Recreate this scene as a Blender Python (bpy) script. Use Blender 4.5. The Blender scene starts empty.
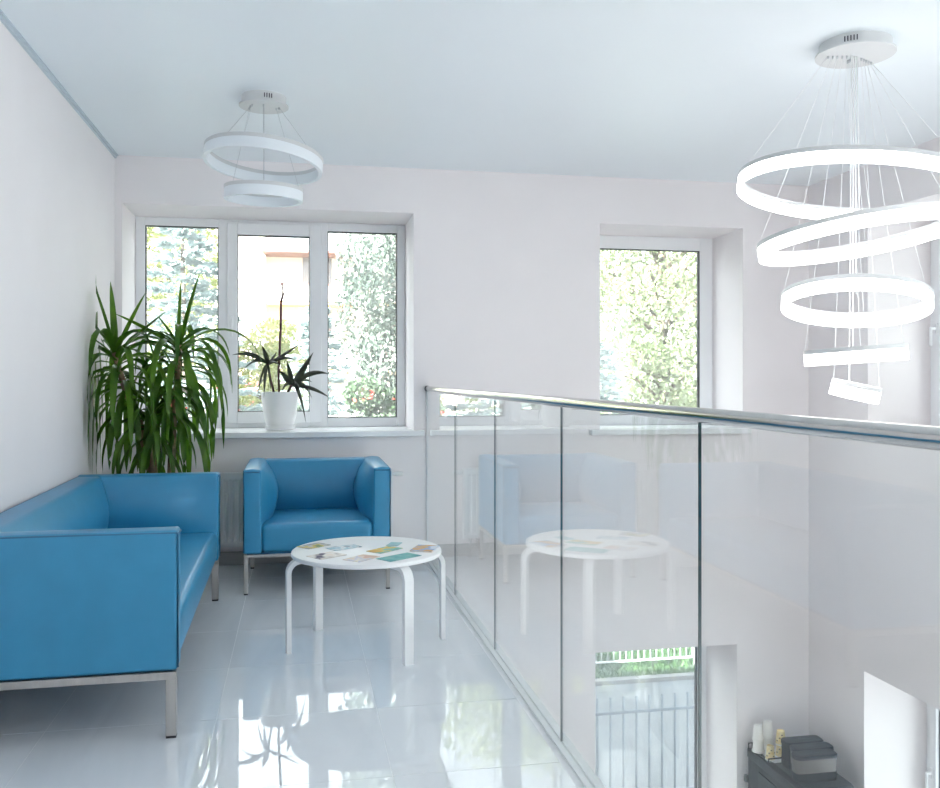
import bpy, math, random
import numpy as np
from mathutils import Vector, Matrix

# ------------------------------------------------------------------ camera, sky, sun, exposure
SC = bpy.context.scene
COL = SC.collection
YAW = math.radians(10.94)
EYE = Vector((0, 0, 1.26))
cam_d = bpy.data.cameras.new('camera')
cam_d.sensor_width = 36.0
cam_d.lens = 36.0 * 890 / 940
cam_d.shift_y = -16 / 940
cam_d.clip_start = 0.05
cam_d.clip_end = 500
cam = bpy.data.objects.new('camera', cam_d)
cam.location = EYE
cam.rotation_euler = (math.pi / 2, 0, -YAW)
COL.objects.link(cam)
SC.camera = cam

world = bpy.data.worlds.new('sky')
SC.world = world
world.use_nodes = True
bg = world.node_tree.nodes['Background']
bg.inputs['Color'].default_value = (0.93, 0.965, 1.0, 1)
bg.inputs['Strength'].default_value = 2.8

sun_d = bpy.data.lights.new('sun', 'SUN')
sun_d.energy = 34.0
sun_d.angle = math.radians(1.0)
sun_d.color = (1.0, 0.955, 0.88)
sun = bpy.data.objects.new('sun', sun_d)
sun.rotation_euler = Vector((0.75, 0.60, -0.62)).to_track_quat('-Z', 'Y').to_euler()
sun.location = (-10, -8, 14)
COL.objects.link(sun)

SC.view_settings.view_transform = 'Standard'
SC.view_settings.look = 'None'
SC.view_settings.exposure = 1.0
SC.view_settings.gamma = 1.0
SC.view_settings.use_curve_mapping = False
SC.cycles.use_denoising = True
SC.cycles.max_bounces = 12
SC.cycles.diffuse_bounces = 6
SC.cycles.glossy_bounces = 5
SC.cycles.transparent_max_bounces = 24
SC.cycles.transmission_bounces = 6
SC.cycles.sample_clamp_indirect = 6.0
SC.cycles.caustics_reflective = False
SC.cycles.caustics_refractive = False

# ------------------------------------------------------------------ materials
M = {}


def mat(name, col, rough=0.5, metal=0.0, spec=0.5, var=0.0, vscale=6.0, bump=0.0, bscale=120.0, coat=0.0, stretch=None):
    m = bpy.data.materials.new(name)
    m.use_nodes = True
    nt = m.node_tree
    p = nt.nodes['Principled BSDF']
    p.inputs['Base Color'].default_value = (*col, 1)
    p.inputs['Roughness'].default_value = rough
    p.inputs['Metallic'].default_value = metal
    p.inputs['Specular IOR Level'].default_value = spec
    p.inputs['Coat Weight'].default_value = coat
    tc = nt.nodes.new('ShaderNodeTexCoord')
    src = tc.outputs['Object']
    if stretch:
        mp = nt.nodes.new('ShaderNodeMapping')
        mp.inputs['Scale'].default_value = stretch
        nt.links.new(src, mp.inputs['Vector'])
        src = mp.outputs['Vector']
    if var > 0:
        nz = nt.nodes.new('ShaderNodeTexNoise')
        nz.inputs['Scale'].default_value = vscale
        nz.inputs['Detail'].default_value = 4
        nt.links.new(src, nz.inputs['Vector'])
        rp = nt.nodes.new('ShaderNodeValToRGB')
        rp.color_ramp.elements[0].position = 0.3
        rp.color_ramp.elements[1].position = 0.7
        rp.color_ramp.elements[0].color = (*[max(0, c * (1 - var)) for c in col], 1)
        rp.color_ramp.elements[1].color = (*[min(1, c * (1 + var)) for c in col], 1)
        nt.links.new(nz.outputs['Fac'], rp.inputs['Fac'])
        nt.links.new(rp.outputs['Color'], p.inputs['Base Color'])
    if bump > 0:
        nb = nt.nodes.new('ShaderNodeTexNoise')
        nb.inputs['Scale'].default_value = bscale
        nb.inputs['Detail'].default_value = 3
        nt.links.new(src, nb.inputs['Vector'])
        bp = nt.nodes.new('ShaderNodeBump')
        bp.inputs['Strength'].default_value = bump
        bp.inputs['Distance'].default_value = 0.002
        nt.links.new(nb.outputs['Fac'], bp.inputs['Height'])
        nt.links.new(bp.outputs['Normal'], p.inputs['Normal'])
    M[name] = m
    return m


def glass_mat(name, tint, f0=0.042, veil=0.0):
    m = bpy.data.materials.new(name)
    m.use_nodes = True
    nt = m.node_tree
    nt.nodes.clear()
    out = nt.nodes.new('ShaderNodeOutputMaterial')
    mix = nt.nodes.new('ShaderNodeMixShader')
    tr = nt.nodes.new('ShaderNodeBsdfTransparent')
    tr.inputs['Color'].default_value = (*tint, 1)
    gl = nt.nodes.new('ShaderNodeBsdfGlossy')
    gl.inputs['Roughness'].default_value = 0.0
    gl.inputs['Color'].default_value = (1, 1, 1, 1)
    lw = nt.nodes.new('ShaderNodeLayerWeight')
    lw.inputs['Blend'].default_value = 0.5
    pw = nt.nodes.new('ShaderNodeMath')
    pw.operation = 'POWER'
    pw.inputs[1].default_value = 5.0
    ma = nt.nodes.new('ShaderNodeMath')
    ma.operation = 'MULTIPLY_ADD'
    ma.inputs[1].default_value = 1 - f0
    ma.inputs[2].default_value = f0
    nt.links.new(lw.outputs['Facing'], pw.inputs[0])
    nt.links.new(pw.outputs[0], ma.inputs[0])
    nt.links.new(ma.outputs[0], mix.inputs['Fac'])
    body = tr.outputs[0]
    if veil > 0:
        # translucent mix lays a painted pale haze over the bright view outside
        tl = nt.nodes.new('ShaderNodeBsdfTranslucent')
        tl.inputs['Color'].default_value = (0.95, 0.95, 0.95, 1)
        dm = nt.nodes.new('ShaderNodeMixShader')
        dm.inputs['Fac'].default_value = veil
        nt.links.new(body, dm.inputs[1])
        nt.links.new(tl.outputs[0], dm.inputs[2])
        body = dm.outputs[0]
    nt.links.new(body, mix.inputs[1])
    nt.links.new(gl.outputs[0], mix.inputs[2])
    nt.links.new(mix.outputs[0], out.inputs['Surface'])
    M[name] = m
    return m


def leaf_mat(name, col, col2, trans=0.4, rough=0.45, vscale=1.5):
    m = bpy.data.materials.new(name)
    m.use_nodes = True
    nt = m.node_tree
    p = nt.nodes['Principled BSDF']
    out = nt.nodes['Material Output']
    tc = nt.nodes.new('ShaderNodeTexCoord')
    nz = nt.nodes.new('ShaderNodeTexNoise')
    nz.inputs['Scale'].default_value = vscale
    nz.inputs['Detail'].default_value = 5
    nt.links.new(tc.outputs['Object'], nz.inputs['Vector'])
    rp = nt.nodes.new('ShaderNodeValToRGB')
    rp.color_ramp.elements[0].position = 0.35
    rp.color_ramp.elements[1].position = 0.65
    rp.color_ramp.elements[0].color = (*col, 1)
    rp.color_ramp.elements[1].color = (*col2, 1)
    nt.links.new(nz.outputs['Fac'], rp.inputs['Fac'])
    nt.links.new(rp.outputs['Color'], p.inputs['Base Color'])
    p.inputs['Roughness'].default_value = rough
    tl = nt.nodes.new('ShaderNodeBsdfTranslucent')
    nt.links.new(rp.outputs['Color'], tl.inputs['Color'])
    mx = nt.nodes.new('ShaderNodeMixShader')
    mx.inputs['Fac'].default_value = trans
    nt.links.new(p.outputs[0], mx.inputs[1])
    nt.links.new(tl.outputs[0], mx.inputs[2])
    nt.links.new(mx.outputs[0], out.inputs['Surface'])
    M[name] = m
    return m


def emit_mat(name, col, strength):
    m = bpy.data.materials.new(name)
    m.use_nodes = True
    p = m.node_tree.nodes['Principled BSDF']
    p.inputs['Base Color'].default_value = (0.9, 0.9, 0.9, 1)
    p.inputs['Emission Color'].default_value = (*col, 1)
    p.inputs['Emission Strength'].default_value = strength
    M[name] = m
    return m


def tile_mat(name, rough, ior):
    m = mat(name, (0.58, 0.57, 0.56), rough)
    nt = m.node_tree
    p = nt.nodes['Principled BSDF']
    p.inputs['IOR'].default_value = ior
    geo = nt.nodes.new('ShaderNodeNewGeometry')
    mp = nt.nodes.new('ShaderNodeMapping')
    mp.inputs['Scale'].default_value = (3.0, 0.55, 1)
    nt.links.new(geo.outputs['Position'], mp.inputs['Vector'])
    nz = nt.nodes.new('ShaderNodeTexNoise')
    nz.inputs['Scale'].default_value = 1.6
    nz.inputs['Detail'].default_value = 6
    nz.inputs['Distortion'].default_value = 0.8
    nt.links.new(mp.outputs['Vector'], nz.inputs['Vector'])
    rp = nt.nodes.new('ShaderNodeValToRGB')
    rp.color_ramp.elements[0].position = 0.36
    rp.color_ramp.elements[0].color = (0.75, 0.78, 0.825, 1)
    rp.color_ramp.elements[1].position = 0.60
    rp.color_ramp.elements[1].color = (0.82, 0.845, 0.885, 1)
    nt.links.new(nz.outputs['Fac'], rp.inputs['Fac'])
    nt.links.new(rp.outputs['Color'], p.inputs['Base Color'])
    return m


def cover_mat(name, cols, scale=14.0, seed=0.0):
    """printed cover: soft patches of three or four colours"""
    m = mat(name, cols[0], 0.6, spec=0.25)
    nt = m.node_tree
    p = nt.nodes['Principled BSDF']
    tc = nt.nodes.new('ShaderNodeTexCoord')
    mp = nt.nodes.new('ShaderNodeMapping')
    mp.inputs['Location'].default_value = (seed, seed * 0.7, 0)
    nt.links.new(tc.outputs['Object'], mp.inputs['Vector'])
    nz = nt.nodes.new('ShaderNodeTexNoise')
    nz.inputs['Scale'].default_value = scale
    nz.inputs['Detail'].default_value = 1.5
    nt.links.new(mp.outputs['Vector'], nz.inputs['Vector'])
    rp = nt.nodes.new('ShaderNodeValToRGB')
    rp.color_ramp.interpolation = 'EASE'
    e = rp.color_ramp.elements
    e[0].position = 0.36
    e[0].color = (*cols[0], 1)
    e[1].position = 0.64
    e[1].color = (*cols[-1], 1)
    for i, c in enumerate(cols[1:-1]):
        k = e.new(0.36 + 0.28 * (i + 1) / (len(cols) - 1))
        k.color = (*c, 1)
    nt.links.new(nz.outputs['Fac'], rp.inputs['Fac'])
    nt.links.new(rp.outputs['Color'], p.inputs['Base Color'])
    return m


mat('wall_paint', (0.88, 0.84, 0.85), 0.75, spec=0.2, var=0.015, vscale=2.0, bump=0.04, bscale=220)
mat('ceiling_film', (0.865, 0.915, 0.955), 0.42, spec=0.35, var=0.01, vscale=1.0)
mat('gap_shade', (0.58, 0.64, 0.70), 0.5)
mat('plinth', (0.42, 0.41, 0.41), 0.2, var=0.06)
mat('grout', (0.80, 0.81, 0.83), 0.5, var=0.05, vscale=30)
tile_mat('tile', 0.014, 1.66)
mat('lower_floor', (0.50, 0.49, 0.48), 0.2, var=0.05)
mat('pvc', (0.86, 0.87, 0.89), 0.28, var=0.008)
mat('gasket', (0.03, 0.03, 0.04), 0.5, var=0.1)
mat('sill', (0.87, 0.88, 0.90), 0.25, var=0.01)
mat('steel', (0.62, 0.61, 0.60), 0.16, metal=1.0, var=0.04, vscale=40, stretch=(1, 1, 0.05))
mat('brushed', (0.50, 0.48, 0.46), 0.28, metal=1.0, var=0.06, vscale=60, stretch=(1, 1, 0.05))
mat('channel', (0.82, 0.84, 0.86), 0.45, metal=0.0, var=0.02)
mat('dark_end', (0.12, 0.12, 0.13), 0.4, var=0.1)
glass_mat('balustrade_glass', (0.96, 0.976, 0.975), 0.034)
glass_mat('window_glass', (0.97, 0.985, 0.98), 0.03, 0.025)
mat('glass_edge', (0.012, 0.045, 0.055), 0.15, var=0.1)
mat('leather', (0.036, 0.265, 0.475), 0.33, spec=0.55, var=0.04, vscale=9, bump=0.12, bscale=420)
mat('leather_seam', (0.022, 0.14, 0.27), 0.45, var=0.05)
mat('table_white', (0.88, 0.88, 0.89), 0.36, var=0.008)
mat('paper_edge', (0.85, 0.84, 0.82), 0.6, var=0.02)
mat('radiator', (0.84, 0.85, 0.86), 0.3, var=0.01)
mat('radiator_grille', (0.55, 0.56, 0.58), 0.4, var=0.05)
mat('pot_white', (0.88, 0.88, 0.88), 0.3, var=0.01)
mat('soil', (0.05, 0.035, 0.025), 0.9, var=0.4, vscale=40)
mat('bark_cane', (0.30, 0.20, 0.12), 0.8, var=0.35, vscale=30, bump=0.5, bscale=60)
leaf_mat('yucca_leaf', (0.035, 0.11, 0.012), (0.11, 0.25, 0.018), 0.45, 0.28, 5)
leaf_mat('purple_leaf', (0.020, 0.020, 0.022), (0.045, 0.06, 0.035), 0.15, 0.4, 14)
mat('purple_stem', (0.085, 0.03, 0.045), 0.6, var=0.2, vscale=30)
mat('lamp_housing', (0.66, 0.67, 0.68), 0.4, var=0.01)
mat('lamp_diffuser_off', (0.84, 0.88, 0.92), 0.35, var=0.01)
emit_mat('lamp_diffuser_on', (1.0, 0.985, 0.97), 2.8)
mat('wire', (0.55, 0.57, 0.60), 0.35, metal=0.6, var=0.05)
mat('wire_bright', (0.88, 0.89, 0.90), 0.35, var=0.02)
mat('slot', (0.02, 0.02, 0.04), 0.5, var=0.1)
mat('machine_dark', (0.004, 0.007, 0.012), 0.5, spec=0.15, var=0.1)
mat('machine_panel', (0.007, 0.011, 0.017), 0.4, spec=0.2, var=0.1)
mat('machine_grey', (0.025, 0.032, 0.04), 0.4, metal=0.0, var=0.06)
mat('beans', (0.16, 0.13, 0.125), 0.3, var=0.35, vscale=160)
mat('smoke_plastic', (0.10, 0.085, 0.082), 0.35, var=0.1, vscale=150)
mat('cup_white', (0.88, 0.87, 0.83), 0.5, var=0.01)
cover_mat('cup_print', [(0.80, 0.62, 0.28), (0.86, 0.74, 0.42), (0.86, 0.76, 0.48), (0.80, 0.64, 0.30)], 24)
mat('cup_mark', (0.10, 0.07, 0.05), 0.5, var=0.1)
mat('cabinet_grey', (0.55, 0.55, 0.56), 0.4, var=0.03)
mat('asphalt', (0.13, 0.14, 0.16), 0.85, var=0.12, vscale=2.5, bump=0.3, bscale=80)
mat('kerb', (0.17, 0.17, 0.18), 0.85, var=0.1)
mat('earth', (0.085, 0.092, 0.095), 0.95, var=0.25, vscale=0.6)
leaf_mat('grass', (0.05, 0.13, 0.04), (0.11, 0.21, 0.08), 0.3, 0.6, 3)
mat('fence_white', (0.55, 0.57, 0.60), 0.4, var=0.04)
mat('fence_grey', (0.15, 0.18, 0.23), 0.4, metal=0.2, var=0.06)
mat('trunk', (0.10, 0.075, 0.055), 0.9, var=0.3, vscale=6, bump=0.5, bscale=20)
mat('birch_bark', (0.55, 0.53, 0.50), 0.8, var=0.3, vscale=8)
leaf_mat('leaf_lime', (0.24, 0.29, 0.08), (0.42, 0.44, 0.18), 0.45, 0.5, 0.8)
leaf_mat('leaf_pale', (0.17, 0.22, 0.11), (0.30, 0.34, 0.22), 0.45, 0.5, 0.8)
leaf_mat('leaf_birch', (0.05, 0.08, 0.065), (0.17, 0.21, 0.18), 0.3, 0.45, 1.4)
leaf_mat('leaf_dark', (0.045, 0.085, 0.04), (0.13, 0.185, 0.12), 0.3, 0.45, 1.6)
leaf_mat('needle_blue', (0.24, 0.31, 0.31), (0.42, 0.49, 0.50), 0.2, 0.6, 1.2)
mat('flower_red', (0.75, 0.07, 0.05), 0.5, var=0.2, vscale=8)
mat('facade', (0.86, 0.79, 0.68), 0.85, var=0.03, vscale=0.4)
mat('facade_white', (0.88, 0.85, 0.82), 0.85, var=0.03, vscale=0.4)
mat('facade_orange', (0.74, 0.48, 0.24), 0.85, var=0.05, vscale=0.4)
mat('roof_red', (0.15, 0.085, 0.08), 0.8, var=0.15, vscale=1.0)
mat('house_glass', (0.25, 0.26, 0.30), 0.1, var=0.05)
mat('awning_red', (0.78, 0.06, 0.08), 0.7, var=0.06, vscale=1.0)
mat('roofing', (0.4, 0.4, 0.4), 0.8, var=0.05)


# ------------------------------------------------------------------ mesh helpers
class MB:
    def __init__(s):
        s.v, s.f, s.m = [], [], []

    def add(s, vs, fs, mi=0):
        o = len(s.v)
        s.v += [tuple(p) for p in vs]
        s.f += [tuple(i + o for i in q) for q in fs]
        s.m += [mi] * len(fs)
        return s

    def box(s, x0, x1, y0, y1, z0, z1, mi=0):
        vs = [(x, y, z) for x in (x0, x1) for y in (y0, y1) for z in (z0, z1)]
        return s.add(vs, [(0, 1, 3, 2), (4, 6, 7, 5), (0, 4, 5, 1), (2, 3, 7, 6), (0, 2, 6, 4), (1, 5, 7, 3)], mi)

    def rbox(s, x0, x1, y0, y1, z0, z1, r=0.01, n=(1, 1, 1), seg=2, f=None, mi=0):
        lo, hi = (x0, y0, z0), (x1, y1, z1)
        ax = []
        for a, b, k in zip(lo, hi, n):
            p = [a + r * i / seg for i in range(seg + 1)]
            p += [a + r + (b - a - 2 * r) * i / k for i in range(1, k)]
            p += [b - r + r * i / seg for i in range(seg + 1)]
            ax.append(p)
        L = [len(a) - 1 for a in ax]
        idx, vs, fs = {}, [], []

        def vert(i, j, k):
            key = (i, j, k)
            if key not in idx:
                p = [ax[0][i], ax[1][j], ax[2][k]]
                q = [min(max(p[t], lo[t] + r), hi[t] - r) for t in range(3)]
                d = [p[t] - q[t] for t in range(3)]
                l = math.sqrt(sum(e * e for e in d))
                if l > 1e-9:
                    p = [q[t] + r * d[t] / l for t in range(3)]
                if f:
                    p = f(*p)
                idx[key] = len(vs)
                vs.append(tuple(p))
            return idx[key]
        for i in range(L[0]):
            for j in range(L[1]):
                fs.append((vert(i, j, 0), vert(i, j + 1, 0), vert(i + 1, j + 1, 0), vert(i + 1, j, 0)))
                fs.append((vert(i, j, L[2]), vert(i + 1, j, L[2]), vert(i + 1, j + 1, L[2]), vert(i, j + 1, L[2])))
        for i in range(L[0]):
            for k in range(L[2]):
                fs.append((vert(i, 0, k), vert(i + 1, 0, k), vert(i + 1, 0, k + 1), vert(i, 0, k + 1)))
                fs.append((vert(i, L[1], k), vert(i, L[1], k + 1), vert(i + 1, L[1], k + 1), vert(i + 1, L[1], k)))
        for j in range(L[1]):
            for k in range(L[2]):
                fs.append((vert(0, j, k), vert(0, j, k + 1), vert(0, j + 1, k + 1), vert(0, j + 1, k)))
                fs.append((vert(L[0], j, k), vert(L[0], j + 1, k), vert(L[0], j + 1, k + 1), vert(L[0], j, k + 1)))
        return s.add(vs, fs, mi)

    def prism(s, x0, x1, y0, y1, z0, z1, rc, seg=5, e=0.004):
        """block with rounded upright corners and a softened top edge"""
        def outline(k, z):
            a0, a1, b0, b1, r = x0 + k, x1 - k, y0 + k, y1 - k, max(rc - k, 0.001)
            p = []
            for (cx, cy, t0) in ((a1 - r, b1 - r, 0), (a0 + r, b1 - r, 1), (a0 + r, b0 + r, 2), (a1 - r, b0 + r, 3)):
                for i in range(seg + 1):
                    t = math.pi / 2 * (t0 + i / seg)
                    p.append((cx + r * math.cos(t), cy + r * math.sin(t), z))
            return p
        rings = [outline(0, z0), outline(0, z1 - e), outline(e, z1)]
        n = len(rings[0])
        fs = [(i * n + k, i * n + (k + 1) % n, (i + 1) * n + (k + 1) % n, (i + 1) * n + k) for i in range(2) for k in range(n)]
        fs += [tuple(range(n - 1, -1, -1)), tuple(2 * n + k for k in range(n))]
        return s.add([v for g in rings for v in g], fs)

    def tube(s, pts, r, seg=8, mi=0, cap=True):
        pts = [Vector(p) for p in pts]
        rs = r if isinstance(r, (list, tuple)) else [r] * len(pts)
        rings = []
        up = Vector((0, 0, 1))
        for i, p in enumerate(pts):
            d = (pts[min(i + 1, len(pts) - 1)] - pts[max(i - 1, 0)]).normalized()
            a = d.cross(up)
            if a.length < 1e-3:
                a = d.cross(Vector((0, 1, 0)))
            a.normalize()
            b = a.cross(d).normalized()
            rings.append([p + (a * math.cos(t) + b * math.sin(t)) * rs[i] for t in [2 * math.pi * k / seg for k in range(seg)]])
        vs = [v for ring in rings for v in ring]
        fs = []
        for i in range(len(pts) - 1):
            for k in range(seg):
                k2 = (k + 1) % seg
                fs.append((i * seg + k, i * seg + k2, (i + 1) * seg + k2, (i + 1) * seg + k))
        if cap:
            fs.append(tuple(range(seg - 1, -1, -1)))
            fs.append(tuple((len(pts) - 1) * seg + k for k in range(seg)))
        return s.add(vs, fs, mi)

    def lathe(s, prof, c=(0, 0, 0), seg=32, mi=0, close=False):
        """prof: list of (radius, z); close joins the last ring to the first"""
        vs, fs = [], []
        for (r, z) in prof:
            for k in range(seg):
                t = 2 * math.pi * k / seg
                vs.append((c[0] + r * math.cos(t), c[1] + r * math.sin(t), c[2] + z))
        n = len(prof)
        for i in range(n if close else n - 1):
            i2 = (i + 1) % n
            for k in range(seg):
                k2 = (k + 1) % seg
                fs.append((i * seg + k, i * seg + k2, i2 * seg + k2, i2 * seg + k))
        if not close:
            if prof[0][0] > 1e-6:
                fs.append(tuple(range(seg - 1, -1, -1)))
            if prof[-1][0] > 1e-6:
                fs.append(tuple((n - 1) * seg + k for k in range(seg)))
        return s.add(vs, fs, mi)

    def strip(s, pts, wid, widths, thick=0.0, mi=0):
        """ribbon along pts, wid: side vectors, v-folded"""
        vs, fs = [], []
        for p, w, h in zip(pts, wid, widths):
            vs += [Vector(p) - w * h, Vector(p), Vector(p) + w * h]
        for i in range(len(pts) - 1):
            a, b = 3 * i, 3 * (i + 1)
            fs += [(a, a + 1, b + 1, b), (a + 1, a + 2, b + 2, b + 1)]
        return s.add(vs, fs, mi)

    def mesh(s, name, mats, smooth=False):
        me = bpy.data.meshes.new(name)
        me.from_pydata(s.v, [], s.f)
        for m in (mats if isinstance(mats, (list, tuple)) else [mats]):
            me.materials.append(M[m])
        if any(s.m):
            me.polygons.foreach_set('material_index', s.m)
        if smooth:
            me.polygons.foreach_set('use_smooth', [True] * len(s.f))
        me.update()
        return me

    def build(s, name, mats, parent=None, smooth=False, auto=None):
        me = s.mesh(name, mats, smooth or auto is not None)
        if auto is not None:
            import bmesh
            bm = bmesh.new()
            bm.from_mesh(me)
            bmesh.ops.recalc_face_normals(bm, faces=bm.faces)
            for e in bm.edges:
                if len(e.link_faces) == 2 and e.calc_face_angle(0) > math.radians(auto):
                    e.smooth = False
            bm.to_mesh(me)
            bm.free()
        o = bpy.data.objects.new(name, me)
        COL.objects.link(o)
        if parent is not None:
            o.parent = parent
        return o


def put(name, me, parent=None, loc=(0, 0, 0), rot=(0, 0, 0)):
    o = bpy.data.objects.new(name, me)
    COL.objects.link(o)
    o.parent = parent
    o.location = loc
    o.rotation_euler = rot
    return o


def empty(name, loc=(0, 0, 0), rz=0.0):
    o = bpy.data.objects.new(name, None)
    o.empty_display_size = 0.1
    COL.objects.link(o)
    o.location = loc
    o.rotation_euler = (0, 0, rz)
    return o


def tag(o, label, cat, group=None):
    o['label'] = label
    o['category'] = cat
    if group:
        o['group'] = group
    return o


def struct(o, label=None):
    o['kind'] = 'structure'
    if label:
        o['label'] = label
    return o


# ------------------------------------------------------------------ the room shell
XL, XR, YB, YR = -1.185, 3.84, 6.2, -3.2       # left, right, back, rear faces
ZC, ZF, ZL = 2.73, 0.0, -3.0                   # ceiling, upper floor, lower floor
GZ0 = -3.3
XE = 0.93                                      # edge of the upper floor above the void
T = 0.55                                       # thickness of the outer walls


def wall_grid(us, vs, holes, u_of, d0, d1):
    """wall of grid cells with holes; u_of(u, d, v) -> xyz"""
    us = sorted(set(us + [h[0] for h in holes] + [h[1] for h in holes]))
    vs = sorted(set(vs + [h[2] for h in holes] + [h[3] for h in holes]))
    nu, nv = len(us) - 1, len(vs) - 1
    solid = {}
    for i in range(nu):
        for j in range(nv):
            cu, cv = (us[i] + us[i + 1]) / 2, (vs[j] + vs[j + 1]) / 2
            solid[i, j] = not any(h[0] < cu < h[1] and h[2] < cv < h[3] for h in holes)
    mb = MB()

    def quad(*p):
        mb.add([u_of(*q) for q in p], [(0, 1, 2, 3)])
    for (i, j), s in solid.items():
        if not s:
            continue
        a, b, c, d = us[i], us[i + 1], vs[j], vs[j + 1]
        quad((a, d0, c), (b, d0, c), (b, d0, d), (a, d0, d))
        quad((a, d1, c), (a, d1, d), (b, d1, d), (b, d1, c))
        if not solid.get((i - 1, j), False):
            quad((a, d0, c), (a, d0, d), (a, d1, d), (a, d1, c))
        if not solid.get((i + 1, j), False):
            quad((b, d0, c), (b, d1, c), (b, d1, d), (b, d0, d))
        if not solid.get((i, j - 1), False):
            quad((a, d0, c), (a, d1, c), (b, d1, c), (b, d0, c))
        if not solid.get((i, j + 1), False):
            quad((a, d0, d), (b, d0, d), (b, d1, d), (a, d1, d))
    return mb


# openings: (from, to, z0, z1)
W1 = (-1.14, 0.797, 0.855, 2.416)
W2 = (2.165, 3.295, 0.845, 2.388)
W3 = (2.130, 3.245, -2.55, -0.745)
BACK = [W1, W2, W3, (-0.9, 0.9, -2.2, -0.75)]
RIGHT = [(4.15, 5.48, 0.845, 2.388), (4.15, 5.52, -2.55, -0.765),
         (0.30, 3.50, 0.845, 2.388), (0.30, 3.50, -2.55, -0.765),  # unseen side windows from here on, widened to let in more daylight
         (-2.90, -0.40, 0.845, 2.388), (-2.90, -0.40, -2.55, -0.765)]
REAR = [(1.85, 3.65, -2.3, -0.75), (-0.85, 1.3, -2.2, -0.75)]  # unseen rear openings, added to bring fill daylight into the lower hall

wb = wall_grid([XL - T, XR + T], [ZL - 0.4, ZC + 0.3], BACK, lambda u, d, v: (u, d, v), YB, YB + T)
struct(wb.build('wall_back', 'wall_paint'), 'white painted end wall with deep window openings')
wr = wall_grid([YR - T, YB], [ZL - 0.4, ZC + 0.3], RIGHT, lambda u, d, v: (d, u, v), XR, XR + T)
struct(wr.build('wall_right', 'wall_paint'), 'white painted wall along the open void')
wl = wall_grid([YR - T, YB], [ZL - 0.4, ZC + 0.3], [], lambda u, d, v: (d, u, v), XL, XL - T)
struct(wl.build('wall_left', 'wall_paint'), 'plain white wall behind the sofa')
wz = wall_grid([XL, XR], [ZL - 0.4, ZC + 0.3], REAR, lambda u, d, v: (u, d, v), YR, YR - T)
struct(wz.build('wall_rear', 'wall_paint'), 'white rear wall with unseen windows added for daylight')

struct(MB().box(XL, XR, YR, YB, ZC, ZC + 0.3).build('ceiling', 'ceiling_film'), 'pale blue satin stretch ceiling')
tr = MB().box(XL, XL + 0.012, YR, YB, ZC - 0.022, ZC)  # darker strip drawn in place of the shadow gap at the ceiling edge
tr.box(XL + 0.012, XL + 0.022, YR, YB, ZC - 0.008, ZC)
struct(tr.build('trim_1', 'gap_shade'), 'thin darker strip painted as the ceiling shadow gap along the left wall')

floor = struct(MB().box(XL, XE, YR, YB, -0.30, -0.0008).build('floor', ['grout']), 'polished grey tiled gallery floor')
TS, GAP = 0.59, 0.0022
cols = [(XL, -0.885), (-0.885, -0.295), (-0.295, 0.295), (0.295, 0.845)]
rng = random.Random(4)
ys = []
y = 3.40
while y > YR:
    y -= TS
while y < YB:
    ys.append((max(y, YR), min(y + TS, YB)))
    y += TS
for (x0, x1) in cols:
    for (y0, y1) in ys:
        if y1 - y0 < 0.02:
            continue
        t = MB().rbox(x0 + GAP / 2, x1 - GAP / 2, y0 + GAP / 2, y1 - GAP / 2, -0.012, 0.0, 0.0005, seg=1)
        t.build('tile', 'tile', floor)
struct(MB().box(XL, XR, YR, YB, ZL - 0.3, ZL).build('floor_lower', 'lower_floor'), 'grey floor of the lower hall')
struct(MB().box(XL, XE, YB - 0.012, YB, 0.0, 0.088).build('baseboard_back', 'plinth'), 'grey tile plinth under the window')
struct(MB().box(XL, XL + 0.012, YR, YB - 0.012, 0.0, 0.088).build('baseboard_left', 'plinth'), 'grey tile plinth along the left wall')
struct(MB().box(XL - T, XR + T, YR - T, YB + T, ZC + 0.3, ZC + 0.5).build('roof_slab', 'roofing'))


# unseen wing on the left, added so its shadow covers the road
struct(MB().box(-16, XL - T - 0.01, YR - T, YB + T, GZ0, ZC + 0.5).build('wall_shade_wing', 'facade_white'), 'unseen wing of the same building added to shade the road')

# ------------------------------------------------------------------ windows
def bar_frame(mb, a0, a1, z0, z1, w, d0, d1, f, r=0.006):
    """rectangular frame of four bars; f maps (a, depth, z) to xyz; w = (left, right, bottom, top)"""
    for (p, q, u, v) in ((a0, a0 + w[0], z0, z1), (a1 - w[1], a1, z0, z1),
                         (a0 + w[0], a1 - w[1], z0, z0 + w[2]), (a0 + w[0], a1 - w[1], z1 - w[3], z1)):
        mb.rbox(p, q, d0, d1, u, v, r, seg=1, f=f)


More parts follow.
